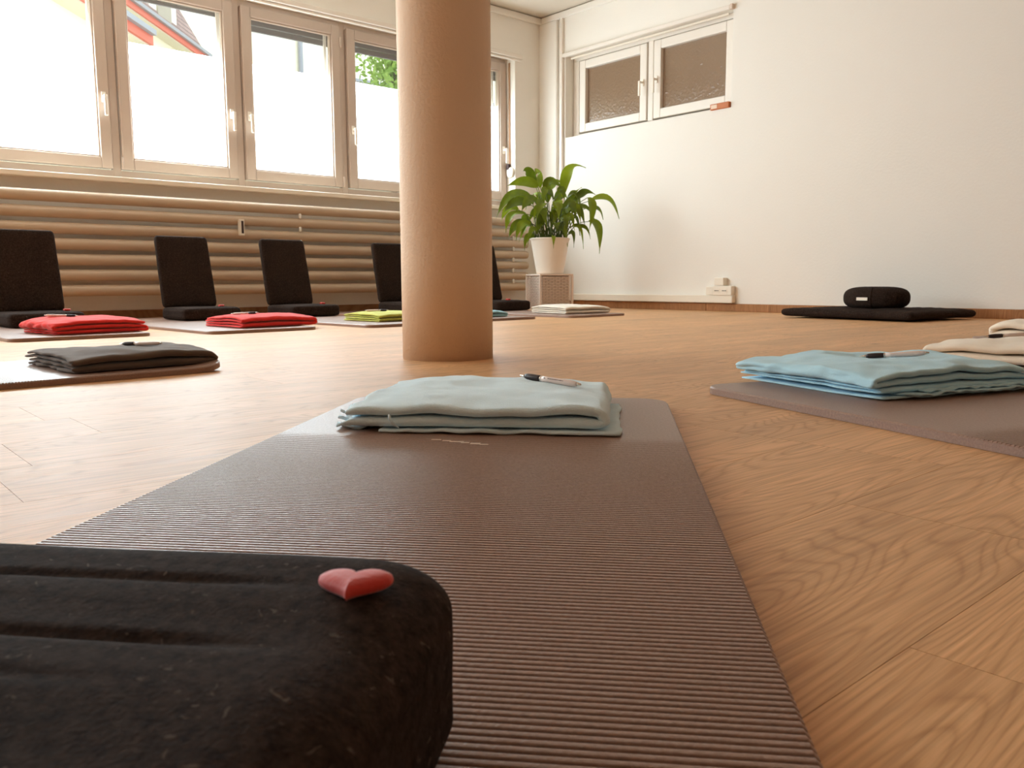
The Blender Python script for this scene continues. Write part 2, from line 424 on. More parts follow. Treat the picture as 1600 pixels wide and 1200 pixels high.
wl = [((XL, YW, -0.06), (XR+0.1, YW+0.3, WZ0)), ((XL, YW, WZ1), (XR+0.1, YW+0.3, ZC+0.2)),
      ((XL, YW, WZ0), (WX0, YW+0.3, WZ1)), ((WX1, YW, WZ0), (XR+0.1, YW+0.3, WZ1))]
struct(boxes('wall_window', wl, M['wall']))
NY0, NY1, NZ0, NZ1, ND = 3.845, 5.645, 1.565, 2.30, 0.17     # niche for the high window
XO = XR+0.35
wr = [((XR, YB, -0.06), (XO, YW, NZ0)), ((XR, YB, NZ1), (XO, YW, ZC+0.2)), ((XR, YB, NZ0), (XO, NY0, NZ1)), ((XR, NY1, NZ0), (XO, YW, NZ1)),
      ((XR+ND+0.06, NY0, NZ0), (XO, NY1, NZ1))]
struct(boxes('wall_right', wr, M['wall']))
struct(boxes('wall_left', [((XL-0.2, YB, -0.06), (XL, YW+0.3, ZC+0.2))], M['wall_low_bounce']))
struct(boxes('wall_back', [((XL-0.2, YB-0.2, -0.06), (XO, YB, ZC+0.2))], M['wall_low_bounce']))
struct(boxes('ceiling', [((XL, YB, ZC), (XR+0.1, YW+0.1, ZC+0.2))], M['ceiling']))
# cornice with a shadow gap above it
struct(boxes('trim_1', [((XL, YW-0.035, 2.635), (XR, YW, 2.69))], M['wall'], bev=0.006))
struct(boxes('trim_2', [((XR-0.035, YB, 2.635), (XR, YW-0.035, 2.69))], M['wall'], bev=0.006))
# skirting
struct(boxes('baseboard_window', [((XL, YW-0.016, 0), (XR-0.016, YW, 0.06))], M['oak_skirt'], bev=0.003))
sk = struct(boxes('baseboard_right', [((XR-0.016, YB, 0), (XR, 4.02, 0.06)), ((XR-0.016, 4.022, 0), (XR, YW, 0.06))], M['oak_skirt'], bev=0.003))
# corner casing with a groove, thin vertical duct
struct(boxes('trim_3', [((XR-0.03, 5.735, 0.06), (XR, YW, 2.635))], M['wall'], bev=0.01, seg=3))
struct(boxes('trim_4', [((XR-0.028, 5.665, 0.13), (XR, 5.70, 2.635))], M['white'], bev=0.004))
# cable duct along the skirting
struct(boxes('trim_5', [((XR-0.05, 3.755, 0.066), (XR, 5.665, 0.125))], M['white_plastic'], bev=0.004))
# window board, upper pelmet
struct(boxes('trim_6', [((WX0-0.1, YW-0.075, 0.90), (WX1+0.06, YW+0.13, 0.935))], M['sill'], bev=0.006, seg=2))
struct(boxes('trim_7', [((WX0-0.1, YW-0.03, 2.285), (WX1+0.08, YW, 2.325)), ((WX0-0.1, YW-0.018, 2.262), (WX1+0.06, YW, 2.284))], M['white'], bev=0.005))

# ---------------------------------------------------------------- window band
YG = 6.13                                  # glass plane
SC = YG/6.055
PITCHW, GW = 0.868*SC, 0.662*SC
GX0 = 1.888*SC
GZ0, GZ1, FZ = 0.24+(1.0709-0.24)*SC, 0.24+(2.165-0.24)*SC, 0.24+(1.843-0.24)*SC
handle_side = {-3: 1, -2: 0, -1: 1, 0: 1, 1: 1, 2: 0, 3: 0, 4: 1}
def window_handle(parent, x, y, z, sgn_y=-1):
    """rosette, neck and lever hanging down; on a surface whose inner side is -y"""
    bm = bmesh.new()
    add_box(bm, (x-0.014, y-0.008, z-0.035), (x+0.014, y, z+0.035), 0.004, 2)
    add_box(bm, (x-0.009, y-0.045, z-0.009), (x+0.009, y-0.006, z+0.009), 0.003, 2)
    add_box(bm, (x-0.011, y-0.056, z-0.125), (x+0.011, y-0.04, z+0.012), 0.006, 2)
    return bm_obj('handle', bm, M['handle'], parent)
def ring(x0, x1, z0, z1, t, y0, y1):
    return [((x0-t, y0, z0-t), (x0, y1, z1+t)), ((x1, y0, z0-t), (x1+t, y1, z1+t)), ((x0, y0, z0-t), (x1, y1, z0)), ((x0, y0, z1), (x1, y1, z1+t))]
win_no = 0
FR0, FR1 = YG-0.035, YG+0.04
for i in range(-6, 5):  # leftmost windows are unseen, added to light the right wall more evenly
    win_no += 1
    gx0 = GX0+PITCHW*(i-1); gx1 = gx0+GW
    w = struct(boxes('window_%d' % win_no, [((gx1+0.078, FR0+0.02, 0.935), (gx1+PITCHW-GW-0.078, FR1, 2.30)),
                                             ((gx0-0.08, FR0+0.02, 0.935), (gx1+0.08, FR1, GZ0-0.078)),
                                             ((gx0-0.08, FR0+0.02, GZ1+0.062), (gx1+0.08, FR1, 2.30))], M['frame'], bev=0.003))
    boxes('sash', ring(gx0, gx1, GZ0, GZ1, 0.072, FR0-0.008, FR1-0.01), M['frame'], w, bev=0.006, seg=2)
    boxes('glazing_bead', ring(gx0+0.012, gx1-0.012, GZ0+0.012, GZ1-0.012, 0.012, FR0+0.004, FR0+0.03), M['frame'], w, bev=0.003)
    boxes('pane', [((gx0, YG, GZ0), (gx1, YG+0.006, GZ1))], M['glass'], w)
    boxes('frosted_film', [((gx0+0.004, YG-0.003, GZ0+0.004), (gx1-0.004, YG-0.0012, FZ))], M['film_dim' if i >= 3 else 'film_half_dim' if i == 2 else 'film'], w)
    hx = gx1+0.036 if handle_side.get(i, 1) else gx0-0.036
    window_handle(w, hx, FR0-0.008, 1.47)
    hg = gx0-0.076 if handle_side.get(i, 1) else gx1+0.076
    for hz in (1.05, 2.14):
        v, f = lathe([(0.006, -0.04), (0.009, -0.038), (0.009, 0.038), (0.006, 0.04)], 10, 'z', (hg, FR0-0.012, hz))
        obj('hinge', v, f, M['frame'], w, True)
# outside roller shutter, lowered a little over the last panes
for i, drop, t_ in ((0, .02, 'leftmost visible'), (1, .01, 'second visible'), (2, .062, 'third visible'), (3, .062, 'fourth, beside the pillar, visible'), (4, .062, 'last, just right of the pillar,')):
    gx0 = GX0+PITCHW*(i-1); z1 = GZ1+0.08
    o = empty('roller_shutter', (gx0+GW/2, YG+0.11, z1))
    tag(o, 'grey shutter edge outside the top of the %s window pane' % t_, 'shutter', 'outside roller shutters')
    nsl = 3
    hh = (0.08+drop)/nsl
    for s in range(nsl):
        boxes('slat', [((-GW/2-0.07, -0.006, -hh*(s+1)+0.001), (GW/2+0.07, 0.006, -hh*s-0.001))], M['grey_blind'], o, bev=0.004)
    boxes('guide_rail', [((GW/2+0.005, -0.015, -1.25), (GW/2+0.03, 0.015, 0))], M['white'], o, bev=0.002)
# right reveal strap and its winder
st = tag(empty('strap_winder', (WX1-0.001, YW+0.075, 0)), 'brown shutter strap with round white winder in the window reveal', 'strap winder')
boxes('strap', [((-0.004, -0.012, 1.30), (0, 0.012, 2.26))], M['strap'], st)
v, f = lathe([(0.02, 0), (0.045, 0.004), (0.05, 0.012), (0.046, 0.022), (0.02, 0.026)], 24, 'x')
obj('winder', [(-p[0], p[1]-0.02, p[2]+1.26) for p in v], [tuple(reversed(q)) for q in f], M['white_plastic'], st, True)
boxes('bracket', [((-0.03, -0.012, 1.29), (0, 0.02, 1.34))], M['ink'], st, bev=0.003)

# ---------------------------------------------------------------- high window in the right wall
XGW = 5.753
YC = 4.72
fw_ = struct(boxes('window_%d' % (win_no+1), [((XGW-0.02, 3.85, 1.57), (XGW+0.06, 5.64, 1.60)), ((XGW-0.02, 3.85, 2.255), (XGW+0.06, 5.64, 2.298)),
                                ((XGW-0.02, 3.85, 1.6), (XGW+0.06, 3.885, 2.255)), ((XGW-0.02, 5.57, 1.6), (XGW+0.06, 5.64, 2.255)),
                                ((XGW-0.025, YC-0.028, 1.6), (XGW+0.06, YC+0.028, 2.255))], M['white'], bev=0.004))
for (y0, y1) in ((4.83, 5.475), (3.962, 4.605)):
    z0, z1 = 1.685, 2.172
    t = 0.074
    boxes('sash', [((XGW-0.035, y0-t, z0-t), (XGW+0.03, y0, z1+t)), ((XGW-0.035, y1, z0-t), (XGW+0.03, y1+t, z1+t)),
                   ((XGW-0.035, y0, z0-t), (XGW+0.03, y1, z0)), ((XGW-0.035, y0, z1), (XGW+0.03, y1, z1+t))], M['white'], fw_, bev=0.006, seg=2)
    boxes('pane', [((XGW, y0, z0), (XGW+0.012, y1, z1))], M['obscure'], fw_)
for yy in (4.795, 4.645):
    bm = bmesh.new(); x = XGW-0.035; z = 1.925
    add_box(bm, (x-0.008, yy-0.013, z-0.03), (x, yy+0.013, z+0.03), 0.004, 2)
    add_box(bm, (x-0.045, yy-0.008, z-0.008), (x-0.006, yy+0.008, z+0.008), 0.003, 2)
    add_box(bm, (x-0.055, yy-0.01, z-0.115), (x-0.04, yy+0.01, z+0.01), 0.005, 2)
    bm_obj('handle', bm, M['handle'], fw_)
tr = struct(boxes('trim_8', [((XR-0.03, 3.862, 2.285), (XR+0.005, 5.665, 2.318))], M['white'], bev=0.005))
boxes('curtain_rail', [((XR+0.02, 3.90, 2.262), (XR+0.035, 5.60, 2.279))], M['white_plastic'], tr, bev=0.003)
boxes('end_cap', [((XR-0.034, 3.835, 2.283), (XR, 3.861, 2.322))], M['wicker'], tr, bev=0.004)
ob = tag(empty('wooden_box', (XR+0.01, 3.94, NZ0)), 'small orange wooden box on the ledge of the high window', 'box')
boxes('body', [((-0.03, -0.085, 0.0), (0.03, 0.085, 0.045))], M['orange_wood'], ob, bev=0.003)
boxes('paper_label', [((-0.0312, 0.02, 0.008), (-0.03, 0.075, 0.037))], M['paper'], ob)

# sockets
so = tag(empty('socket_block', (XR, 3.875, 0.125)), 'white wall socket block on the cable duct near the black cushion', 'socket')
boxes('housing', [((-0.055, -0.115, 0.0), (0, 0.055, 0.075))], M['white_plastic'], so, bev=0.006, seg=2)
boxes('switch', [((-0.045, 0.058, 0.002), (0, 0.13, 0.068))], M['white_plastic'], so, bev=0.005, seg=2)
boxes('junction_box', [((-0.055, -0.04, 0.077), (0, 0.045, 0.138))], M['white_plastic'], so, bev=0.004, seg=2)
for yy in (0.02, -0.05):
    b = boxes('outlet', [((-0.057, yy-0.026, 0.02), (-0.054, yy+0.026, 0.055))], M['white_plastic'], so, bev=0.001)
    for d in (-0.014, 0.0, 0.014):
        boxes('pin_hole', [((-0.0585, yy+d-0.0035, 0.034), (-0.0568, yy+d+0.0035, 0.041))], M['dark'], b)

# ---------------------------------------------------------------- pillar
PX, PY, PR = 1.597, 2.128, 0.1435
v, f = lathe([(PR, 0.0), (PR, 0.3), (PR, 1.2), (PR, ZC)], 96)
pl = obj('pillar', v, f, M['pillar'], None, True, (PX, PY, 0))
tag(pl, 'round off-white stippled pillar rising from the floor', 'pillar')

# ---------------------------------------------------------------- pipe radiator
ra = tag(empty('pipe_radiator', (1.8, YW-0.12, 0.15)), 'long cream radiator of stacked horizontal pipes under the window band', 'radiator')
for k in range(7):
    z = 0.195+0.098*k-0.15
    v, f = lathe([(0.02, -3.30), (0.034, -3.29), (0.0365, -3.26), (0.0365, 3.50), (0.034, 3.53), (0.02, 3.54)], 24, 'x', (0, 0, z))
    obj('pipe', v, f, M['radiator'], ra, True)
for x in (0.86, 3.0, 5.14):
    for k in range(6):
        z = 0.195+0.098*k-0.15
        v, f = lathe([(0.008, 0.03), (0.012, 0.036), (0.009, 0.049), (0.012, 0.062), (0.008, 0.068)], 12, 'z', (x-1.8, -0.03, z))
        obj('spacer', v, f, M['white'], ra, True)
    for k in (0, 3, 6):
        z = 0.195+0.098*k-0.15
        boxes('wall_bracket', [((x-1.8-0.012, 0.02, z-0.014), (x-1.8+0.012, 0.118, z+0.014))], M['radiator'], ra, bev=0.002)
hm = boxes('heat_meter', [((2.53-1.8-0.02, -0.062, 0.425), (2.53-1.8+0.02, -0.034, 0.54))], M['white_plastic'], ra, bev=0.004, seg=2)
boxes('meter_scale', [((2.53-1.8-0.004, -0.0635, 0.44), (2.53-1.8+0.012, -0.0618, 0.528))], M['ink'], hm)

# ---------------------------------------------------------------- yoga mats
def yoga_mat(tip, ang, label, length=1.8, width=0.6, thick=0.015, ribs=True, smooth_end=0.36, curl=0.0, rcorner=0.055, pitch=0.0066):
    """tip: middle of the mat's inner end; ang: direction pointing out of that end.  local +x towards the end"""
    hw = width/2
    ss = []
    s = 0.0
    n = 10
    for i in range(n+1): ss.append((length-rcorner*(1-math.cos(math.pi/2*i/n)) if False else length-rcorner+rcorner*math.cos(math.pi/2*i/n), 0))
    x = length-rcorner
    while x > length-smooth_end: x -= 0.02; ss.append((x, 0))
    if ribs:
        x_r = x
        while x > rcorner+0.02:
            k_ = 1.25*min(1.0, 0.01+(x_r-x)/0.22)
            for q, dz in ((0.08, -0.0004), (0.16, -0.0020), (0.34, -0.0020), (0.42, -0.0004), (0.50, 0.0), (0.75, 0.00012), (1.0, 0.0)):
                ss.append((x-pitch*q, dz*k_))
            x -= pitch
    else:
        while x > rcorner+0.06: x -= 0.05; ss.append((x, 0))
    for i in range(n+1): ss.append((rcorner-rcorner*math.sin(math.pi/2*i/n), 0))
    vs, fs = [], []
    cols = [-1, -0.5, 0, 0.5, 1]
    e = 0.003
    for x, dz in ss:
        w = hw
        if x > length-rcorner: w = hw-rcorner+math.sqrt(max(0, rcorner**2-(x-length+rcorner)**2))
        elif x < rcorner: w = hw-rcorner+math.sqrt(max(0, rcorner**2-(rcorner-x)**2))
        def lift(y): return curl*max(0, (x-length+0.10)/0.10)**2*max(0, min(1, (0.15-y)/0.3))
        row = [(x, -w, 0), (x, -w, thick-e+dz*0.3), (x, -w+e, thick+dz)]
        row += [(x, y, thick+dz) for y in (-w*0.5, 0, w*0.5)]
        row += [(x, w-e, thick+dz), (x, w, thick-e+dz*0.3), (x, w, 0)]
        vs += [(a, b, c+lift(b)) for a, b, c in row]
    m = 9
    for i in range(len(ss)-1):
        for j in range(m-1): fs.append((i*m+j, (i+1)*m+j, (i+1)*m+j+1, i*m+j+1))
        fs.append((i*m, i*m+m-1, (i+1)*m+m-1, (i+1)*m))
    fs.append(tuple(range(m))); fs.append(tuple((len(ss)-1)*m+j for j in range(m))[::-1])
    o = obj('yoga_mat', [(a-length, b, c) for a, b, c in vs], fs, M['mat'], None, False, (tip[0], tip[1], 0.0006), ang)
    return tag(o, label, 'yoga mat', 'brown yoga mats laid in a ring')

AL, OFF = 0.7266, 0.2005
dA = Vector((math.cos(AL), math.sin(AL), 0)); nA = Vector((-dA.y, dA.x, 0))
tA = dA*1.607+nA*OFF
mat_a = yoga_mat(tA, AL, 'large brown ribbed mat running from the foreground towards the pillar', length=1.8, smooth_end=0.40)
AB = math.atan2(0.946, 0.323)
dB = Vector((math.cos(AB), math.sin(AB), 0)); eB = Vector((dB.y, -dB.x, 0))
cB = Vector((1.486, 1.075, 0))
tB = cB+eB*0.3
yoga_mat(tB, AB, 'brown ribbed mat under the sky-blue blanket at right', smooth_end=0.6)
cC = Vector((2.45, 1.08, 0)); AC = math.radians(77)
dC = Vector((math.cos(AC), math.sin(AC), 0)); eC = Vector((dC.y, -dC.x, 0))
yoga_mat(cC+eC*0.3, AC, 'brown mat under the cream blanket with a pen, right edge', ribs=False)
cD = Vector((3.52, 1.28, 0)); AD = math.radians(80)
dD = Vector((math.cos(AD), math.sin(AD), 0)); eD = Vector((dD.y, -dD.x, 0))
yoga_mat(cD+eD*0.3, AD, 'brown mat beneath the farthest cream blanket at the right edge', ribs=False)
yoga_mat((0.885, 2.52), math.radians(5), 'brown mat with a lifted corner under the brown-grey blanket', ribs=True, curl=0.012)
rowx = [(0.99, 3.93, 'beneath the frayed-end red blanket, left edge'), (1.79, 3.85, 'beneath the neat red blanket before the second black chair'),
        (2.62, 3.80, 'beneath the lime blanket left of the pillar'), (3.40, 3.92, 'beneath the light blue blanket right of the pillar'), (4.20, 3.86, 'beneath the white blanket before the white basket')]
for x, y, t in rowx:
    yoga_mat((x, y), -math.pi/2+math.radians(3), 'brown mat '+t, width=0.58, ribs=False)
# worn print on the near mat
bm = bmesh.new()
cx = Vector((-0.472, 0.0134, 0))
for q, (dx, dy, w_, h_) in enumerate([(0.022, 0.035, 0.014, 0.005), (0.018, 0.02, 0.012, 0.005), (0.012, 0.006, 0.02, 0.006), (0.004, -0.006, 0.012, 0.006), (0.0, -0.02, 0.014, 0.009), (0.006, -0.032, 0.012, 0.005)]):
    x, y = cx.x+dy*0.43, cx.y+dy*1.1
    add_box(bm, (x-h_/2, y-w_/2, 0.0149), (x+h_/2, y+w_/2, 0.0154))
bm_obj('worn_logo', bm, M['logo'], mat_a)

# ---------------------------------------------------------------- floor chairs
def chair_parts(root, seed, fine):
    st_ = 0.091 if fine else 0.076
    def wr(q):
        z = q.z
        if z > 0.02:
            d = 0.0022*nz(q.x*22+seed, q.y*3, seed)+0.0016*nz(q.x*9, q.y*9, seed+7)
            if fine:
                for (xc, y0_, y1_, a_) in ((0.114, -0.13, 0.2, 0.0028), (0.056, -0.14, 0.2, 0.0034), (0.085, -0.02, 0.2, 0.0016), (0.02, -0.1, 0.2, 0.0018)):
                    k_ = max(0, min(1, (q.y-y0_)/0.06))*max(0, min(1, (y1_-q.y)/0.06))
                    d -= a_*k_*math.exp(-((q.x-xc+0.03*q.y+0.004*nz(q.y*12, xc*40))/0.0042)**2)
            z += d+0.004*(1-(q.x/0.18)**2)*(1-(q.y/0.18)**2)
        return Vector((q.x+0.002*nz(q.y*8, q.z*20, seed), q.y+0.002*nz(q.x*8, q.z*20, seed+3), z))
    v, f = soft_box(0.36, 0.36, st_, 0.042 if fine else 0.03, 90 if fine else 10, wr, 0.020)
    obj('seat', [(p.x, p.y, p.z+st_/2) for p in v], f, M['black'], root, True)
    def wb(q): return Vector((q.x, q.y*(1-0.03*(q.z+0.22)/0.44)+0.0015*nz(q.z*9, q.x*30, seed), q.z))
    v, f = soft_box(0.045, 0.345, 0.46, 0.02, 10, wb, 0.035)
    R_ = Matrix.Rotation(math.radians(-13), 4, 'Y')
    # local +x = front of the chair; the back stands at the rear and leans away
    obj('backrest', [R_ @ Vector((p.x, p.y, p.z+0.23))+Vector((-0.165, 0, 0.07)) for p in v], f, M['black'], root, True)

def heart_mesh(w, h, t, n=40):
    """puffy heart in the xy plane, point towards -x, width along y"""
    out = []
    for k in range(n):
        a = 2*math.pi*k/n
        x = 16*math.sin(a)**3; y = 13*math.cos(a)-5*math.cos(2*a)-2*math.cos(3*a)-math.cos(4*a)
        out.append((y/17*h/2, x/16*w/2))
    vs, fs = [], []
    levels = [(0.86, 0.0), (0.97, 0.18), (1.0, 0.42), (0.96, 0.68), (0.82, 0.88), (0.5, 0.98), (0.2, 1.0)]
    for s, z in levels:
        for (x, y) in out: vs.append((x*s, y*s, z*t))
    for i in range(len(levels)-1):
        for k in range(n): fs.append((i*n+k, (i+1)*n+k, (i+1)*n+(k+1) % n, i*n+(k+1) % n))
    fs.append(tuple(range(n))); fs.append(tuple((len(levels)-1)*n+k for k in range(n))[::-1])
    return vs, [tuple(reversed(q)) for q in fs]

chairs = [  # centre x, y, yaw (front direction), label, heart position (seat local)
    ((-0.005, 0.338), math.radians(40.5), 'near black floor-chair seat cropped at the lower left, heart on top', True),
    ((1.035, 4.98), math.radians(-88), 'black floor chair at the left edge behind a red blanket', False),
    ((1.965, 5.15), math.radians(-88), 'black floor chair behind the neat red blanket, second from left', False),
    ((2.655, 5.15), math.radians(-87), 'black floor chair between second chair and pillar, behind lime blanket', False),
    ((3.56, 5.20), math.radians(-90), 'black floor chair half hidden by the left side of the pillar', False),
    ((4.29, 5.03), math.radians(-89), 'black floor chair between the pillar and the white basket', False)]
croots = []
for i, (c, yaw, lab, near) in enumerate(chairs):
    r_ = tag(empty('floor_chair', (c[0], c[1], 0.0165), yaw), lab, 'chair', 'black floor chairs on the mats')
    chair_parts(r_, i*3.7, near); croots.append(r_)

def heart(pos, yaw, lab, w=0.04, h=0.045, t=0.012):
    v, f = heart_mesh(w, h, t)
    o = obj('felt_heart', v, f, M['red_felt'], None, True, pos, yaw)
    return tag(o, lab, 'heart', 'small red hearts on the chair seats')

# ---------------------------------------------------------------- folded blankets
def fold_blanket(root, L, W, t, layers, mat, seed, fold='right', amp=0.004, frill=0.0, z0=0.0, sect=2, shear=0.0, name='folded_cloth'):
    """a cloth folded front-to-back (sect layers, rolled fold at the front), then folded over lengthwise `layers` times.
    local x: along the front, local y: away from the front, z up"""
    # lengthwise path, from lower open end through the turns to the top
    path = []
    r_ = t*0.52
    nseg = 26
    for k in range(layers):
        zc = z0+t*0.5+k*t*1.04
        a, b = (0.0, L-r_)
        if fold == 'left': a, b = (r_, L)
        rightward = (k % 2 == 0) if fold == 'right' else (k % 2 == 1)
        lo = a+0.012*nz(k*3.1, seed) if not (k == 0) else a
        for i in range(nseg+1):
            q = i/nseg
            x = a+(b-a)*q if rightward else b-(b-a)*q
            path.append((x, zc, 0))
        if k < layers-1:
            ex = b if rightward else a
            sg = 1 if rightward else -1
            for i in range(1, 8):
                th = -math.pi/2+math.pi*i/8
                path.append((ex+sg*math.cos(th)*r_*1.0, zc+t*0.52+math.sin(th)*t*0.52, 1))
    # section: offset from mid surface (o) against y
    sec = []
    tl = t/sect
    m = 18
    for s in range(sect):
        o_ = -t/2+tl*(s+0.5)
        back = s % 2 == 0
        ys = [W-(W-tl)*(i/m) for i in range(m+1)]
        inset = 0.010*nz(s*2.3, seed+5)
        if not back: ys = ys[::-1]
        for y in ys: sec.append((y+(inset if y > W*0.9 else 0), o_))
        if s < sect-1:
            yc, sg = (tl, -1) if back else (W, 1)
            for i in range(1, 6):
                th = -math.pi/2+math.pi*i/6
                sec.append((yc+sg*math.cos(th)*tl*0.9, o_+tl/2+math.sin(th)*tl/2))
    vs, fs = [], []
    P = len(path); S = len(sec)
    flip = 1
    for i, (x, z, turn) in enumerate(path):
        a = path[max(i-1, 0)]; b = path[min(i+1, P-1)]
        tx, tz = b[0]-a[0], b[1]-a[1]; l = math.hypot(tx, tz) or 1
        nx, nzv = -tz/l, tx/l
        for (y, o_) in sec:
            X = x+nx*o_; Z = z+nzv*o_
            hgt = (Z-z0)/(t*layers)
            # soft thickness: edges pressed, gentle hills
            ex = min(X, L-X)/0.05; ey = min(y, W-y)/0.05
            e = 1-0.16*(math.exp(-max(0, ex)**2)+math.exp(-max(0, ey)**2))
            Z2 = z0+(Z-z0)*e
            Z2 += hgt*(amp*nz(X*7+seed, y*5, seed)+amp*0.75*nz(X*13, y*24+X*9, seed+2)+amp*0.38*nz(X*18, y*62+X*22, seed+6))
            Y2 = y+0.007*nz(X*6, Z*60, seed+1)*(1 if y < W*0.5 else 1.5)+shear*X
            X2 = X+0.010*nz(y*7, Z*70, seed+4)*(1 if (X < 0.05 or X > L-0.05) else 0.2)
            if frill and (X < 0.05 if fold == 'right' else X > L-0.05):
                X2 += frill*nz(y*30, Z*90, seed+9)
            vs.append(Vector((X2, Y2, max(Z2, z0+0.0035))))
    for i in range(P-1):
        for j in range(S-1):
            fs.append((i*S+j, i*S+j+1, (i+1)*S+j+1, (i+1)*S+j))
    o = obj(name, vs, fs, mat, root, True)
    md = o.modifiers.new('cloth', 'SOLIDIFY'); md.thickness = tl*0.62; md.offset = 0; md.use_even_offset = False
    md2 = o.modifiers.new('smooth', 'SUBSURF'); md2.levels = 1; md2.render_levels = 1
    return o

def flap(root, x0, x1, y0, y1, z, mat, seed, amp=0.003, name='loose_layer', ruff=0.0, th=0.0032):
    nx, ny = 44, 14
    vs, fs = [], []
    for i in range(nx+1):
        for j in range(ny+1):
            x = x0+(x1-x0)*i/nx; y = y0+(y1-y0)*j/ny
            front = max(0, 1-(j/ny)/0.35)
            side = max(0, 1-(1-i/nx)/0.12)
            zz = z+amp*front*(0.5+nz(x*22, seed, 0))+ruff*front*abs(nz(x*34, seed+3, y*20))+0.3*amp*nz(x*12, y*12, seed)
            yy = y+front*0.012*nz(x*13, seed+8, 0)
            xx = x+side*0.006*nz(y*18, seed+2, 0)
            vs.append(Vector((xx, yy, max(z+0.0002, zz))))
    for i in range(nx):
        for j in range(ny):
            a = i*(ny+1)+j; fs.append((a, a+ny+1, a+ny+2, a+1))
    o = obj(name, vs, fs, mat, root, True)
    md = o.modifiers.new('cloth', 'SOLIDIFY'); md.thickness = th; md.offset = 1
    return o

def blanket(pos, yaw, lab, group=None, z=0.0158):
    return tag(empty('folded_blanket', (pos[0], pos[1], z), yaw), lab, 'blanket', group)

# A : front along -nA (to the right), depth along dA
pa = dA*1.20+nA*0.405
ba = blanket(pa, AL-math.pi/2, 'pale blue folded blanket on the near mat in front of the pillar', 'folded blankets')
flap(ba, 0.055, 0.415, -0.008, 0.30, 0.0005, M['fl_a'], 3.0, 0.004)
fold_blanket(ba, 0.39, 0.385, 0.0205, 2, M['fl_a'], 11.0, 'right', amp=0.008, frill=0.02, z0=0.0065, shear=0.02)
for k in range(3):
    vs = [Vector((-0.02-0.006*k+0.05*a, 0.02+0.03*k+b*(0.06+0.01*k), 0.006+0.006*k+0.004*math.sin(7*a+9*b+k))) for a in [i/6 for i in range(7)] for b in [j/6 for j in range(7)]]
    fs = [(i*7+j, (i+1)*7+j, (i+1)*7+j+1, i*7+j+1) for i in range(6) for j in range(6)]
    o = obj('crumpled_corner', vs, fs, M['fl_a'], ba, True); md = o.modifiers.new('cloth', 'SOLIDIFY'); md.thickness = 0.0035
v, f = tube([(0.085, -0.004, 0.008), (0.08, -0.012, 0.014), (0.074, -0.013, 0.022), (0.072, -0.008, 0.027), (0.074, -0.003, 0.024)], [0.0012, 0.002, 0.0022, 0.002, 0.0012], 8)
obj('hanging_loop', v, f, M['fl_a'], ba, True)

# B
yB = AB-math.pi/2
pb = Vector((1.53, 0.705, 0))
bb = blanket(pb, yB, 'sky-blue folded blanket with ruffled lower layers on the right-hand mat', 'folded blankets')
flap(bb, 0.0, 0.43, -0.012, 0.40, 0.0005, M['fl_b'], 21.0, 0.004, ruff=0.003)
flap(bb, 0.05, 0.45, -0.030, 0.38, 0.0050, M['fl_b'], 24.0, 0.005, ruff=0.008)
flap(bb, 0.10, 0.46, -0.020, 0.36, 0.0095, M['fl_b'], 27.0, 0.005, ruff=0.007)
fold_blanket(bb, 0.41, 0.41, 0.0162, 3, M['fl_b'], 31.0, 'right', amp=0.014, frill=0.012, z0=0.0105)
# C, D
pc = Vector((2.435, 0.995, 0))
bc = blanket(pc, math.radians(-99), 'cream folded blanket with a pen on it, behind the sky-blue one', 'folded blankets')
fold_blanket(bc, 0.46, 0.40, 0.031, 2, M['fl_c'], 41.0, 'left', amp=0.012)
pdv = Vector((3.53, 1.20, 0))
bd = blanket(pdv, math.radians(-100), 'farthest cream folded blanket at the right edge of the room', 'folded blankets')
fold_blanket(bd, 0.46, 0.36, 0.037, 2, M['fl_c'], 47.0, 'left', amp=0.010)
# E
be = blanket((0.535, 2.26), math.radians(4), 'brown-grey folded blanket with a pen on the left mat', 'folded blankets')
fold_blanket(be, 0.37, 0.38, 0.0255, 2, M['fl_e'], 53.0, 'right', amp=0.009, frill=0.012)
# F..J
bf = blanket((0.90, 4.02), math.radians(10), 'red folded blanket with a frayed layered left end', 'folded blankets')
fold_blanket(bf, 0.41, 0.36, 0.0235, 3, M['fl_r'], 61.0, 'right', amp=0.010, frill=0.02)
bgk = blanket((1.71, 3.97), math.radians(5), 'neat red folded blanket before the second black chair', 'folded blankets')
fold_blanket(bgk, 0.43, 0.38, 0.032, 2, M['fl_r'], 67.0, 'right', amp=0.006)
bh = blanket((2.545, 4.03), math.radians(4), 'lime green folded blanket beside the left edge of the pillar', 'folded blankets')
fold_blanket(bh, 0.40, 0.36, 0.027, 2, M['fl_g'], 71.0, 'right', amp=0.005)
bi = blanket((3.13, 4.05), math.radians(3), 'light blue folded blanket peeking out right of the pillar', 'folded blankets')
fold_blanket(bi, 0.41, 0.36, 0.023, 2, M['fl_i'], 79.0, 'right', amp=0.008)
bj = blanket((4.06, 4.06), math.radians(-4), 'white folded blanket on the mat before the white basket', 'folded blankets')
fold_blanket(bj, 0.42, 0.38, 0.030, 2, M['fl_w'], 83.0, 'right', amp=0.006)

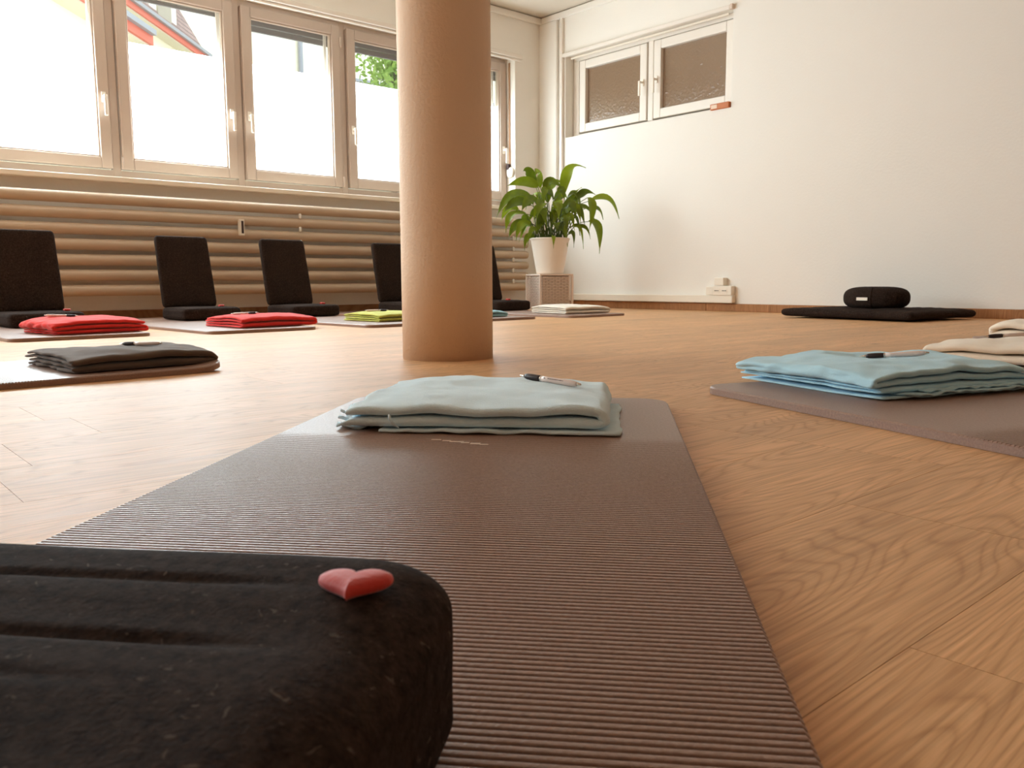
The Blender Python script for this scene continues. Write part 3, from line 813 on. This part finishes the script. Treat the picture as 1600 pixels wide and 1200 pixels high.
# ---------------------------------------------------------------- pens (rest on the cloth)
bpy.context.view_layer.update()
dg = bpy.context.evaluated_depsgraph_get()
def drop(x, y, z=0.5):
    hit, loc, nor, idx, o, m_ = scene.ray_cast(dg, Vector((x, y, z)), Vector((0, 0, -1)))
    return loc.z if hit else 0.0
M['barrel'] = simple('white_pen_barrel', srgb(226, 208, 200), 0.35, 0.02)
M['grip'] = simple('black_pen_grip', srgb(34, 16, 15), 0.5, 0.08)
def pen(tip, end, lab, print_=False, length=0.142):
    tip = Vector((tip[0], tip[1], 0)); end = Vector((end[0], end[1], 0))
    d = (end-tip).normalized(); end = tip+d*length
    p1 = tip+d*0.03; p2 = tip+d*0.125
    # rest on the highest points of the cloth along the pen
    z1, z2 = drop(p1.x, p1.y)+0.0058, drop(p2.x, p2.y)+0.0058
    need = 0.0
    for q in (0.01, 0.02, 0.04, 0.055, 0.07, 0.085, 0.1, 0.115, 0.135):
        c = tip+d*q; need = max(need, drop(c.x, c.y)+0.0052-(z1+(z2-z1)*(q-0.03)/0.095))
    z1 += need; z2 += need
    a = Vector((p1.x, p1.y, z1)); b = Vector((p2.x, p2.y, z2))
    ax = (b-a).normalized(); org = a-ax*0.03
    root = tag(empty('ballpoint_pen', org), lab, 'pen', 'black and white pens on the blankets')
    yv = Vector((0, 0, 1)).cross(ax).normalized(); zv = ax.cross(yv)
    Rm = Matrix((ax, yv, zv)).transposed()
    root.rotation_euler = Rm.to_euler()
    for nm, prof, mt in (('tip', [(0.0005, 0.0), (0.0012, 0.003), (0.0028, 0.010), (0.0038, 0.014)], 'chrome'),
                         ('grip', [(0.0038, 0.0142), (0.0054, 0.020), (0.0060, 0.032), (0.0057, 0.046), (0.0054, 0.051)], 'grip'),
                         ('ring', [(0.0054, 0.0512), (0.0056, 0.0518), (0.0056, 0.0535), (0.0053, 0.0542)], 'chrome'),
                         ('barrel', [(0.0052, 0.0544), (0.0051, 0.070), (0.0053, 0.090), (0.0058, 0.110), (0.0056, 0.122), (0.0042, 0.131), (0.0034, 0.134)], 'barrel'),
                         ('button', [(0.0030, 0.1342), (0.0034, 0.136), (0.0026, 0.138), (0.0022, 0.141), (0.0012, 0.142)], 'chrome')):
        v, f = lathe(prof, 16, 'x'); obj(nm, v, f, M[mt], root, True)
    if print_:
        bar = [c for c in root.children if c.name.startswith('barrel')][0]
        # heart emblem and a tiny line of print wrapped on the side that faces the near mat
        def on(x, a, r=0.0053): return Vector((x, math.cos(a)*r, math.sin(a)*r))
        hv, hf = heart_mesh(0.0046, 0.0042, 0.0001, 24)
        a0 = print_
        vs = [on(0.0635-p[1], a0+p[0]/0.0053*0.6, 0.00525+0.0001+p[2]) for p in hv]
        obj('heart_emblem', vs, hf, M['ink'], bar)
        rg_ = random.Random(2); vs, fs = [], []; x = 0.071
        while x < 0.107:
            w = rg_.uniform(0.0010, 0.0019); hgt = rg_.uniform(0.10, 0.16); r2 = 0.0053+0.0004*(x-0.07)/0.03+0.0001
            k = len(vs); vs += [on(x, a0-hgt, r2), on(x+w, a0-hgt, r2), on(x+w, a0+hgt, r2), on(x, a0+hgt, r2)]; fs.append((k, k+1, k+2, k+3)); x += w+0.0008
        obj('print_line', vs, fs, M['ink'], bar)
    return root
pen((1.005, 1.123), (1.020, 0.974), 'pen lying on the pale blue blanket before the pillar', print_=math.radians(150))
pen((1.82, 0.885), (1.855, 0.76), 'pen lying on the sky-blue blanket at right')
pen((2.58, 0.895), (2.66, 0.80), 'pen lying on the cream blanket at the right edge')
pen((0.73, 2.55), (0.80, 2.45), 'pen lying on the brown-grey blanket')
pen((1.04, 4.22), (0.93, 4.26), 'pen on the red blanket with the frayed end')
pen((1.86, 4.10), (1.74, 4.20), 'pen on the neat red blanket before the second chair')
pen((2.72, 4.2), (2.60, 4.26), 'pen on the lime green blanket by the pillar')

# hearts
heart((0.176, 0.304, drop(0.176, 0.304)+0.0005), AZ-0.05, 'red felt heart lying on the near black seat', 0.033, 0.032, 0.0065)
for i, (dx, dy) in ((1, (0.05, 0.12)), (2, (0.06, 0.10)), (3, (0.06, 0.11)), (5, (0.08, 0.02))):
    c, yaw = chairs[i][0], chairs[i][1]
    x = c[0]+math.cos(yaw)*dx-math.sin(yaw)*dy; y = c[1]+math.sin(yaw)*dx+math.cos(yaw)*dy
    heart((x, y, drop(x, y)+0.0005), AZ, ['', 'tiny red heart on the leftmost floor-chair seat', 'tiny red heart on the second floor-chair seat', 'tiny red heart on the third floor-chair seat', '', 'tiny red heart on the chair seat between pillar and basket'][i], 0.04, 0.04, 0.012)

# ---------------------------------------------------------------- zabuton and zafu
ZR = math.radians(-8)
zb = tag(empty('floor_cushion', (5.20, 2.44, 0.0), ZR), 'flat black floor cushion by the right wall under the round cushion', 'cushion')
def zd(q):
    e = max(abs(q.x)/0.34, abs(q.y)/0.42)
    z = q.z*(1.0-0.25*max(0, e-0.55)/0.45)
    z += 0.006*nz(q.x*9, q.y*7, 2.0)*(1 if q.z > 0 else 0)+0.004*nz(q.x*25, q.y*18, 4.0)*(1 if q.z > 0 else 0)
    k = 1-0.05*(1-(min(abs(q.x)/0.34, abs(q.y)/0.42))**2)*(1 if e > 0.8 else 0)
    return Vector((q.x*k, q.y*k, z))
v, f = soft_box(0.70, 0.92, 0.066, 0.033, 22, zd, 0.03)
obj('cushion_pad', [(p.x, p.y, p.z+0.036) for p in v], f, M['black'], zb, True)
zf = tag(empty('meditation_cushion', (5.12, 2.40, 0.060), ZR), 'plump round black meditation cushion with a white tag', 'cushion')
vs, fs = [], []
nu, nv = 64, 24
for j in range(nv+1):
    th = -math.pi/2+math.pi*j/nv
    cr = math.copysign(abs(math.cos(th))**0.5, math.cos(th)); sz = math.copysign(abs(math.sin(th))**0.75, math.sin(th))
    for i in range(nu):
        a = 2*math.pi*i/nu
        pl_ = 1+0.010*math.cos(18*a)*abs(math.cos(th))**0.5
        vs.append((0.150*cr*math.cos(a)*pl_, 0.205*cr*math.sin(a)*pl_, 0.07+0.07*sz))
for j in range(nv):
    for i in range(nu): fs.append((j*nu+i, j*nu+(i+1) % nu, (j+1)*nu+(i+1) % nu, (j+1)*nu+i))
obj('cushion_body', vs, fs, M['black'], zf, True)
a = math.radians(196)
sv = []
for j in range(17):
    th = -1.15+2.3*j/16
    cr = abs(math.cos(th))**0.5; sz = math.copysign(abs(math.sin(th))**0.75, th)
    sv.append((0.1525*cr*math.cos(a), 0.2085*cr*math.sin(a), 0.07+0.0712*sz))
v, f = tube(sv, 0.0022, 6); obj('side_seam', v, f, M['black'], zf, True)
ta = math.radians(181)
tx, ty = 0.153*math.cos(ta), 0.208*math.sin(ta)
o = boxes('woven_tag', [((-0.0012, -0.037, -0.009), (0.0012, 0.037, 0.009))], M['white_plastic'], zf)
o.location = (tx*0.995, ty*0.995, 0.066); o.rotation_euler.z = math.atan2(ty/0.205**2, tx/0.15**2)

# ---------------------------------------------------------------- basket and plant
BR = math.radians(-20)
bk = tag(empty('wicker_basket', (4.79+0.008, 4.99, 0), BR), 'white woven cube basket standing upside down under the plant', 'basket')
S = 0.15; BH = 0.30
boxes('core', [((-S+0.03, -S+0.03, 0.005), (S-0.03, S-0.03, BH-0.012))], simple('basket_gap_shade', srgb(140, 112, 94), 0.9, 0.1), bk)  # dark core colour stands in for shade between the strands
boxes('top_panel', [((-S, -S, BH-0.014), (S, S, BH))], M['wicker'], bk, bev=0.004, seg=2)
for sx in (-1, 1):
    for sy in (-1, 1):
        boxes('corner_post', [((sx*S-0.018 if sx > 0 else -S, sy*S-0.018 if sy > 0 else -S, 0), (S if sx > 0 else -S+0.018, S if sy > 0 else -S+0.018, BH-0.014))], M['wicker'], bk, bev=0.003)
bm = bmesh.new()
rows = 21
for k in range(rows):
    z0_ = 0.008+k*(BH-0.026)/rows; z1_ = z0_+(BH-0.026)/rows*0.76
    for side in range(2):
        n_ = 9
        for q in range(n_):
            u0_ = -S+0.028+q*(2*S-0.056)/n_; u1_ = u0_+(2*S-0.056)/n_*0.94
            d = 0.002 if (q+k) % 2 else 0.0085
            if side == 0: add_box(bm, (u0_, -S+0.001+0.0085-d, z0_), (u1_, -S+0.03, z1_))
            else: add_box(bm, (-S+0.001+0.0085-d, u0_, z0_), (-S+0.03, u1_, z1_))
wv = bm_obj('woven_strands', bm, M['wicker'], bk); wv['kind'] = 'stuff'

PC = Vector((4.80, 4.985, BH))
pp = tag(empty('potted_plant', PC), 'leafy green potted plant in a white ribbed pot on the basket', 'plant')
prof = [(0.098, 0.0), (0.108, 0.004)]
PH = 0.292
for k in range(24):
    z = 0.012+k*(PH-0.03)/24; r_ = 0.110+0.050*(z/PH)
    prof += [(r_, z), (r_+0.0012, z+0.004), (r_+0.0012, z+0.008)]
prof += [(0.163, PH-0.012), (0.165, PH-0.004), (0.161, PH), (0.154, PH-0.003), (0.150, PH-0.04)]
v, f = lathe(prof, 48); obj('pot', v, f, M['pot'], pp, True)
vs, fs = lathe([(0.151, PH-0.045), (0.12, PH-0.035), (0.06, PH-0.028), (0.01, PH-0.026)], 32); obj('soil', vs, fs, M['soil'], pp, True)
scr = Vector((r0.x, r0.y, 0)); tow = Vector((-math.cos(AZ), -math.sin(AZ), 0)); up_ = Vector((0, 0, 1))
def bez(a, b, c, t): return a*(1-t)**2+b*2*t*(1-t)+c*t*t
def leaf(P0, P1, P2, w, twist=0.0):
    n = 12
    vs, fs = [], []
    for i in range(n+1):
        t = i/n; p = bez(P0, P1, P2, t)
        tg = (bez(P0, P1, P2, min(1, t+0.02))-bez(P0, P1, P2, max(0, t-0.02))).normalized()
        side = tg.cross(tow*math.cos(twist)+up_*math.sin(twist)*0.6+scr*0.15)
        if side.length < 1e-3: side = scr.copy()
        side.normalize(); nr = side.cross(tg).normalized()
        ww = w*(math.sin(math.pi*min(1, t*1.04+0.02)**0.75))**0.9*(1 if t < 0.97 else 0.4) if t < 1 else 0.0006
        ww = max(ww, 0.0008)
        for s, dn in ((-1, 0.28), (-0.5, 0.1), (0, 0.0), (0.5, 0.1), (1, 0.28)):
            vs.append(p+side*ww*s+nr*ww*dn*(1 if s else 0)+nr*0.004*math.sin(t*9+s*2)*abs(s))
    for i in range(n):
        for j in range(4): fs.append((i*5+j, i*5+j+1, (i+1)*5+j+1, (i+1)*5+j))
    obj('leaf', vs, fs, M['leaf'], pp, True)
def lp(r_, u_, c_): return scr*r_+up_*u_+tow*c_
S0 = PH-0.03
spec = [ # blade start, control, tip as (right, up over soil, towards viewer) and half width
    ((0.10, 0.34, 0.02), (0.12, 0.66, 0.0), (0.29, 0.57, 0.02), 0.045), ((0.33, 0.31, 0.03), (0.50, 0.40, 0.02), (0.56, 0.16, 0.05), 0.040),
    ((0.31, 0.14, 0.05), (0.42, 0.16, 0.05), (0.40, -0.12, 0.06), 0.042), ((0.21, 0.32, 0.0), (0.28, 0.42, -0.02), (0.37, 0.36, 0.0), 0.032),
    ((0.30, 0.33, 0.06), (0.37, 0.30, 0.08), (0.31, 0.06, 0.10), 0.036), ((0.32, 0.26, -0.03), (0.42, 0.27, -0.04), (0.44, 0.16, -0.04), 0.030),
    ((-0.10, 0.42, 0.02), (-0.20, 0.50, 0.04), (-0.36, 0.42, 0.06), 0.045), ((-0.16, 0.34, 0.06), (-0.34, 0.44, 0.08), (-0.44, 0.16, 0.10), 0.042),
    ((-0.16, 0.27, 0.10), (-0.30, 0.34, 0.12), (-0.38, 0.20, 0.14), 0.044), ((-0.20, 0.20, 0.10), (-0.36, 0.24, 0.12), (-0.36, 0.05, 0.12), 0.036),
    ((-0.12, 0.44, -0.04), (-0.18, 0.60, -0.04), (-0.22, 0.55, -0.02), 0.042), ((-0.08, 0.42, -0.02), (-0.10, 0.62, 0.0), (-0.12, 0.50, 0.05), 0.040),
    ((-0.04, 0.38, 0.04), (-0.02, 0.52, 0.06), (0.10, 0.40, 0.08), 0.044), ((0.00, 0.40, -0.05), (0.06, 0.52, -0.06), (0.13, 0.42, -0.04), 0.036),
    ((-0.10, 0.28, 0.14), (-0.18, 0.36, 0.20), (-0.24, 0.20, 0.22), 0.044), ((-0.05, 0.26, 0.16), (-0.08, 0.34, 0.22), (-0.12, 0.14, 0.26), 0.042),
    ((0.03, 0.24, 0.16), (0.06, 0.36, 0.22), (0.06, 0.14, 0.26), 0.040), ((0.10, 0.24, 0.12), (0.18, 0.34, 0.16), (0.20, 0.14, 0.18), 0.038),
    ((0.14, 0.22, 0.04), (0.24, 0.32, 0.06), (0.28, 0.10, 0.08), 0.036), ((-0.20, 0.14, 0.08), (-0.30, 0.14, 0.10), (-0.34, 0.00, 0.12), 0.036),
    ((-0.16, 0.12, 0.12), (-0.26, 0.16, 0.16), (-0.28, -0.02, 0.18), 0.036), ((-0.13, 0.02, 0.06), (-0.21, 0.06, 0.08), (-0.21, -0.09, 0.09), 0.026),
    ((0.02, 0.02, 0.15), (0.02, 0.03, 0.19), (0.02, -0.08, 0.18), 0.016), ((0.17, 0.10, 0.04), (0.26, 0.16, 0.05), (0.27, -0.08, 0.06), 0.020),
    ((0.15, 0.04, 0.04), (0.20, 0.10, 0.06), (0.19, -0.07, 0.08), 0.018), ((0.20, 0.10, 0.02), (0.31, 0.14, 0.02), (0.33, 0.00, 0.02), 0.016),
    ((-0.06, 0.20, 0.08), (-0.08, 0.30, 0.12), (-0.03, 0.08, 0.17), 0.040), ((0.08, 0.14, 0.14), (0.13, 0.22, 0.17), (0.12, 0.02, 0.18), 0.030),
    ((-0.02, 0.30, 0.0), (-0.04, 0.46, 0.02), (0.04, 0.30, 0.06), 0.044), ((0.02, 0.12, 0.08), (0.03, 0.30, 0.10), (0.02, 0.20, 0.14), 0.036),
    ((-0.08, 0.10, 0.08), (-0.12, 0.28, 0.10), (-0.10, 0.22, 0.13), 0.036), ((0.10, 0.10, 0.0), (0.14, 0.28, 0.0), (0.18, 0.24, 0.0), 0.036),
    ((0.16, 0.30, -0.02), (0.22, 0.40, -0.02), (0.26, 0.42, -0.02), 0.016), ((-0.14, 0.30, -0.06), (-0.26, 0.38, -0.06), (-0.33, 0.26, -0.06), 0.040),
    ((0.05, 0.30, -0.10), (0.10, 0.44, -0.16), (0.16, 0.34, -0.20), 0.040), ((-0.05, 0.30, -0.10), (-0.10, 0.44, -0.18), (-0.16, 0.34, -0.24), 0.040),
    ((0.20, 0.24, 0.02), (0.30, 0.30, 0.02), (0.36, 0.16, 0.04), 0.034), ((-0.26, 0.24, 0.02), (-0.36, 0.30, 0.02), (-0.40, 0.14, 0.04), 0.034)]
rg2 = random.Random(8)
for k in range(30):
    a_ = rg2.uniform(0, 6.28); q_ = rg2.uniform(0.05, 0.2); h_ = rg2.uniform(0.06, 0.36); o_ = rg2.uniform(0.06, 0.14)
    ca, sa = math.cos(a_), math.sin(a_)
    spec.append(((ca*q_, h_, sa*q_*0.8), (ca*(q_+o_*0.6), h_+rg2.uniform(0.06, 0.12), sa*(q_+o_*0.6)*0.8), (ca*(q_+o_), h_-rg2.uniform(0.02, 0.14), sa*(q_+o_)*0.8), rg2.uniform(0.022, 0.036)))
for (a, b, c, w) in spec:
    A_, B_, C_ = (lp(p[0], p[1]+S0+0.02, p[2]) for p in (a, b, c))
    leaf(A_, B_, C_, w, rg2.uniform(0.2, 1.3))
    ang = rg2.uniform(0, 6.28); base = Vector((0.06*math.cos(ang), 0.06*math.sin(ang), S0))+scr*max(-0.06, min(0.06, a[0]*0.4))
    mid = bez(base, Vector((base.x*0.5+A_.x*0.5, base.y*0.5+A_.y*0.5, max(A_.z, S0+0.06)+0.03)), A_, 0.5)
    v, f = tube([base, (base+mid)/2+Vector((0, 0, 0.012)), mid, (mid+A_)/2+Vector((0, 0, 0.008)), A_], [0.0045, 0.004, 0.0035, 0.003, 0.0026], 6)
    obj('stem', v, f, M['stem'], pp, True)

# ---------------------------------------------------------------- outside
def ray(u, v): return fwd+rgt*((u-800)/F_PX)-upv*((v-600)/F_PX)
def out_pt(u, v, dist):
    d = ray(u, v); h = math.hypot(d.x, d.y); return Vector((0, 0, CAM_H))+d*(dist/h)
G = Vector((math.cos(AZ-0.01), math.sin(AZ-0.01), 0)); GN = Vector((-G.y, G.x, 0))
GROUND = -0.4
struct(boxes('ground', [((-60, YW+0.3, GROUND-0.2), (80, 120, GROUND))], simple('pale_paving', srgb(190, 180, 165), 0.9, 0.1, 2)))
def local_box(name, root, a, b, mat, bev=0.0, parent=None): return boxes(name, [(a, b)], mat, parent or root, bev=bev)
def house(corner, length, depth, eave_z, lab, wins, dormer=False, gang=math.atan2(G.y, G.x), roof_h=3.0):
    """corner: ground point of the far end of the facade; local +x runs back along the facade towards the viewer, +y away from it"""
    r_ = tag(empty('apartment_house', (corner.x, corner.y, GROUND), gang+math.pi), lab, 'building')
    ez = eave_z-GROUND
    boxes('wall', [((0, -depth, 0), (length, 0, ez))], M['house'], r_)
    boxes('eave_soffit', [((-0.2, -depth-0.2, ez), (length+0.2, 0.24, ez+0.05))], M['soffit'], r_)
    boxes('eave_fascia', [((-0.2, 0.24, ez+0.02), (length+0.2, 0.28, ez+0.16)), ((-0.24, -depth-0.2, ez+0.02), (-0.2, 0.28, ez+0.16))], M['eave'], r_)
    boxes('gutter', [((-0.2, 0.28, ez+0.12), (length+0.2, 0.34, ez+0.18))], M['zinc'], r_)
    e = ez+0.12
    vs = [(-0.2, 0.25, e), (length+0.2, 0.25, e), (length-0.6, -min(1.3, depth/2), e+roof_h), (0.6, -min(1.3, depth/2), e+roof_h), (-0.2, -depth-0.2, e), (length+0.2, -depth-0.2, e)]
    rf = obj('roof', vs, [(0, 1, 2, 3), (5, 4, 3, 2), (4, 0, 3), (1, 5, 2), (0, 4, 5, 1)], M['tiles'], r_)
    for (x, z, w, h) in wins:
        f_ = boxes('window', [((x-w/2-0.12, 0.0, z-0.12), (x+w/2+0.12, 0.06, z)), ((x-w/2-0.12, 0.0, z+h), (x+w/2+0.12, 0.08, z+h+0.14)),
                              ((x-w/2-0.12, 0.0, z), (x-w/2, 0.06, z+h)), ((x+w/2, 0.0, z), (x+w/2+0.12, 0.06, z+h))], M['house_trim'], r_)
        boxes('pane', [((x-w/2, 0.0, z), (x+w/2, 0.02, z+h))], M['zinc'], f_)
    if dormer:
        for x in (1.6, 3.9):
            d_ = boxes('dormer', [((x-0.6, -1.4, e), (x+0.6, 0.1, e+1.0))], M['house'], r_)
            boxes('dormer_roof', [((x-0.75, -1.5, e+1.0), (x+0.75, 0.25, e+1.1))], M['eave'], d_)
            boxes('dormer_window', [((x-0.3, 0.08, e+0.2), (x+0.3, 0.13, e+0.85))], M['house_trim'], d_)
    return r_
# house with the tiled roof seen through the second pane
c2 = out_pt(300, 72, 19.0); 
house(Vector((c2.x, c2.y, 0)), 5.5, 3.6, c2.z-0.3, 'cream house with red eaves and tiled roof behind the second window', [(1.5, c2.z-1.4, 0.7, 1.0), (4.0, c2.z-1.4, 0.7, 1.0)], True)
# long cream facade with small windows through the leftmost pane
c1 = out_pt(188, 58, 11.0)
house(Vector((c1.x, c1.y, 0)), 5.0, 4.0, c1.z-0.05, 'cream facade with small windows outside the leftmost window',
      [(1.2+k*0.8, c1.z-0.35-0.55, 0.4, 0.65) for k in range(5)], roof_h=2.0)
# plain pale house across the yard, seen through the third and fourth panes
p3a = out_pt(345, 100, 19.5); Y3 = p3a.y
h3 = tag(empty('pale_house', (p3a.x+1.2, Y3+1.5, GROUND)), 'plain white house with a drainpipe behind the third window', 'building')
boxes('wall', [((0, 0, 0), (16, 6, 11))], M['house'], h3)
Y3 += 1.5
pp1 = out_pt(467, 80, 18.0); xx = pp1.x*(Y3/pp1.y)-p3a.x-1.2
v, f = tube([(xx, -0.08, 2.0), (xx, -0.08, 10.5)], 0.06, 10); obj('drainpipe', v, f, M['zinc'], h3, True)
zl = out_pt(565, 127, 18.0); zz = CAM_H+(zl.z-CAM_H)*Y3/zl.y-GROUND
boxes('ledge', [((xx+1.2, -0.10, zz-0.05), (16, 0.0, zz+0.03))], M['zinc'], h3, bev=0.01)
boxes('awning_bracket', [((xx-2.3, -0.8, zz+1.35), (xx-2.15, 0, zz+1.45)), ((xx-1.4, -0.8, zz+1.35), (xx-1.25, 0, zz+1.45)), ((xx-2.4, -0.85, zz+1.45), (xx-1.1, 0, zz+1.52))], M['zinc'], h3)
# tree at the right of the fourth pane
tc_ = out_pt(612, 108, 12.5)
trr = tag(empty('garden_tree', (tc_.x, tc_.y, GROUND)), 'light green leafy tree seen beside the pillar through the window', 'tree')
th_ = tc_.z-GROUND
v, f = tube([(0, 0, 0), (0.03, 0.02, th_*0.4), (0, 0.05, th_*0.75), (0.05, 0, th_+0.3)], [0.12, 0.1, 0.07, 0.03], 8); obj('trunk', v, f, M['bark'], trr, True)
rgt_ = random.Random(5)
vs, fs = [], []
for k in range(2600):
    d = Vector((rgt_.gauss(0, 1), rgt_.gauss(0, 1), rgt_.gauss(0, 1))).normalized()
    rr_ = rgt_.random()**0.4
    lump = 1+0.35*nz(d.x*2.3, d.y*2.3, d.z*2.3+4)
    c = Vector((d.x*0.62, d.y*0.62, d.z*0.9))*rr_*lump+Vector((0.18, 0, th_))
    a = Vector((rgt_.uniform(-1, 1), rgt_.uniform(-1, 1), rgt_.uniform(-1, 1))).normalized(); b = a.cross(d if abs(a.dot(d)) < 0.95 else up_).normalized()
    s = rgt_.uniform(0.04, 0.075); k0_ = len(vs)
    vs += [c-a*s, c+b*s*0.45, c+a*s, c-b*s*0.45]; fs.append((k0_, k0_+1, k0_+2, k0_+3))
cr_ = obj('foliage', vs, fs, M['tree_leaf'], trr); cr_['kind'] = 'stuff'
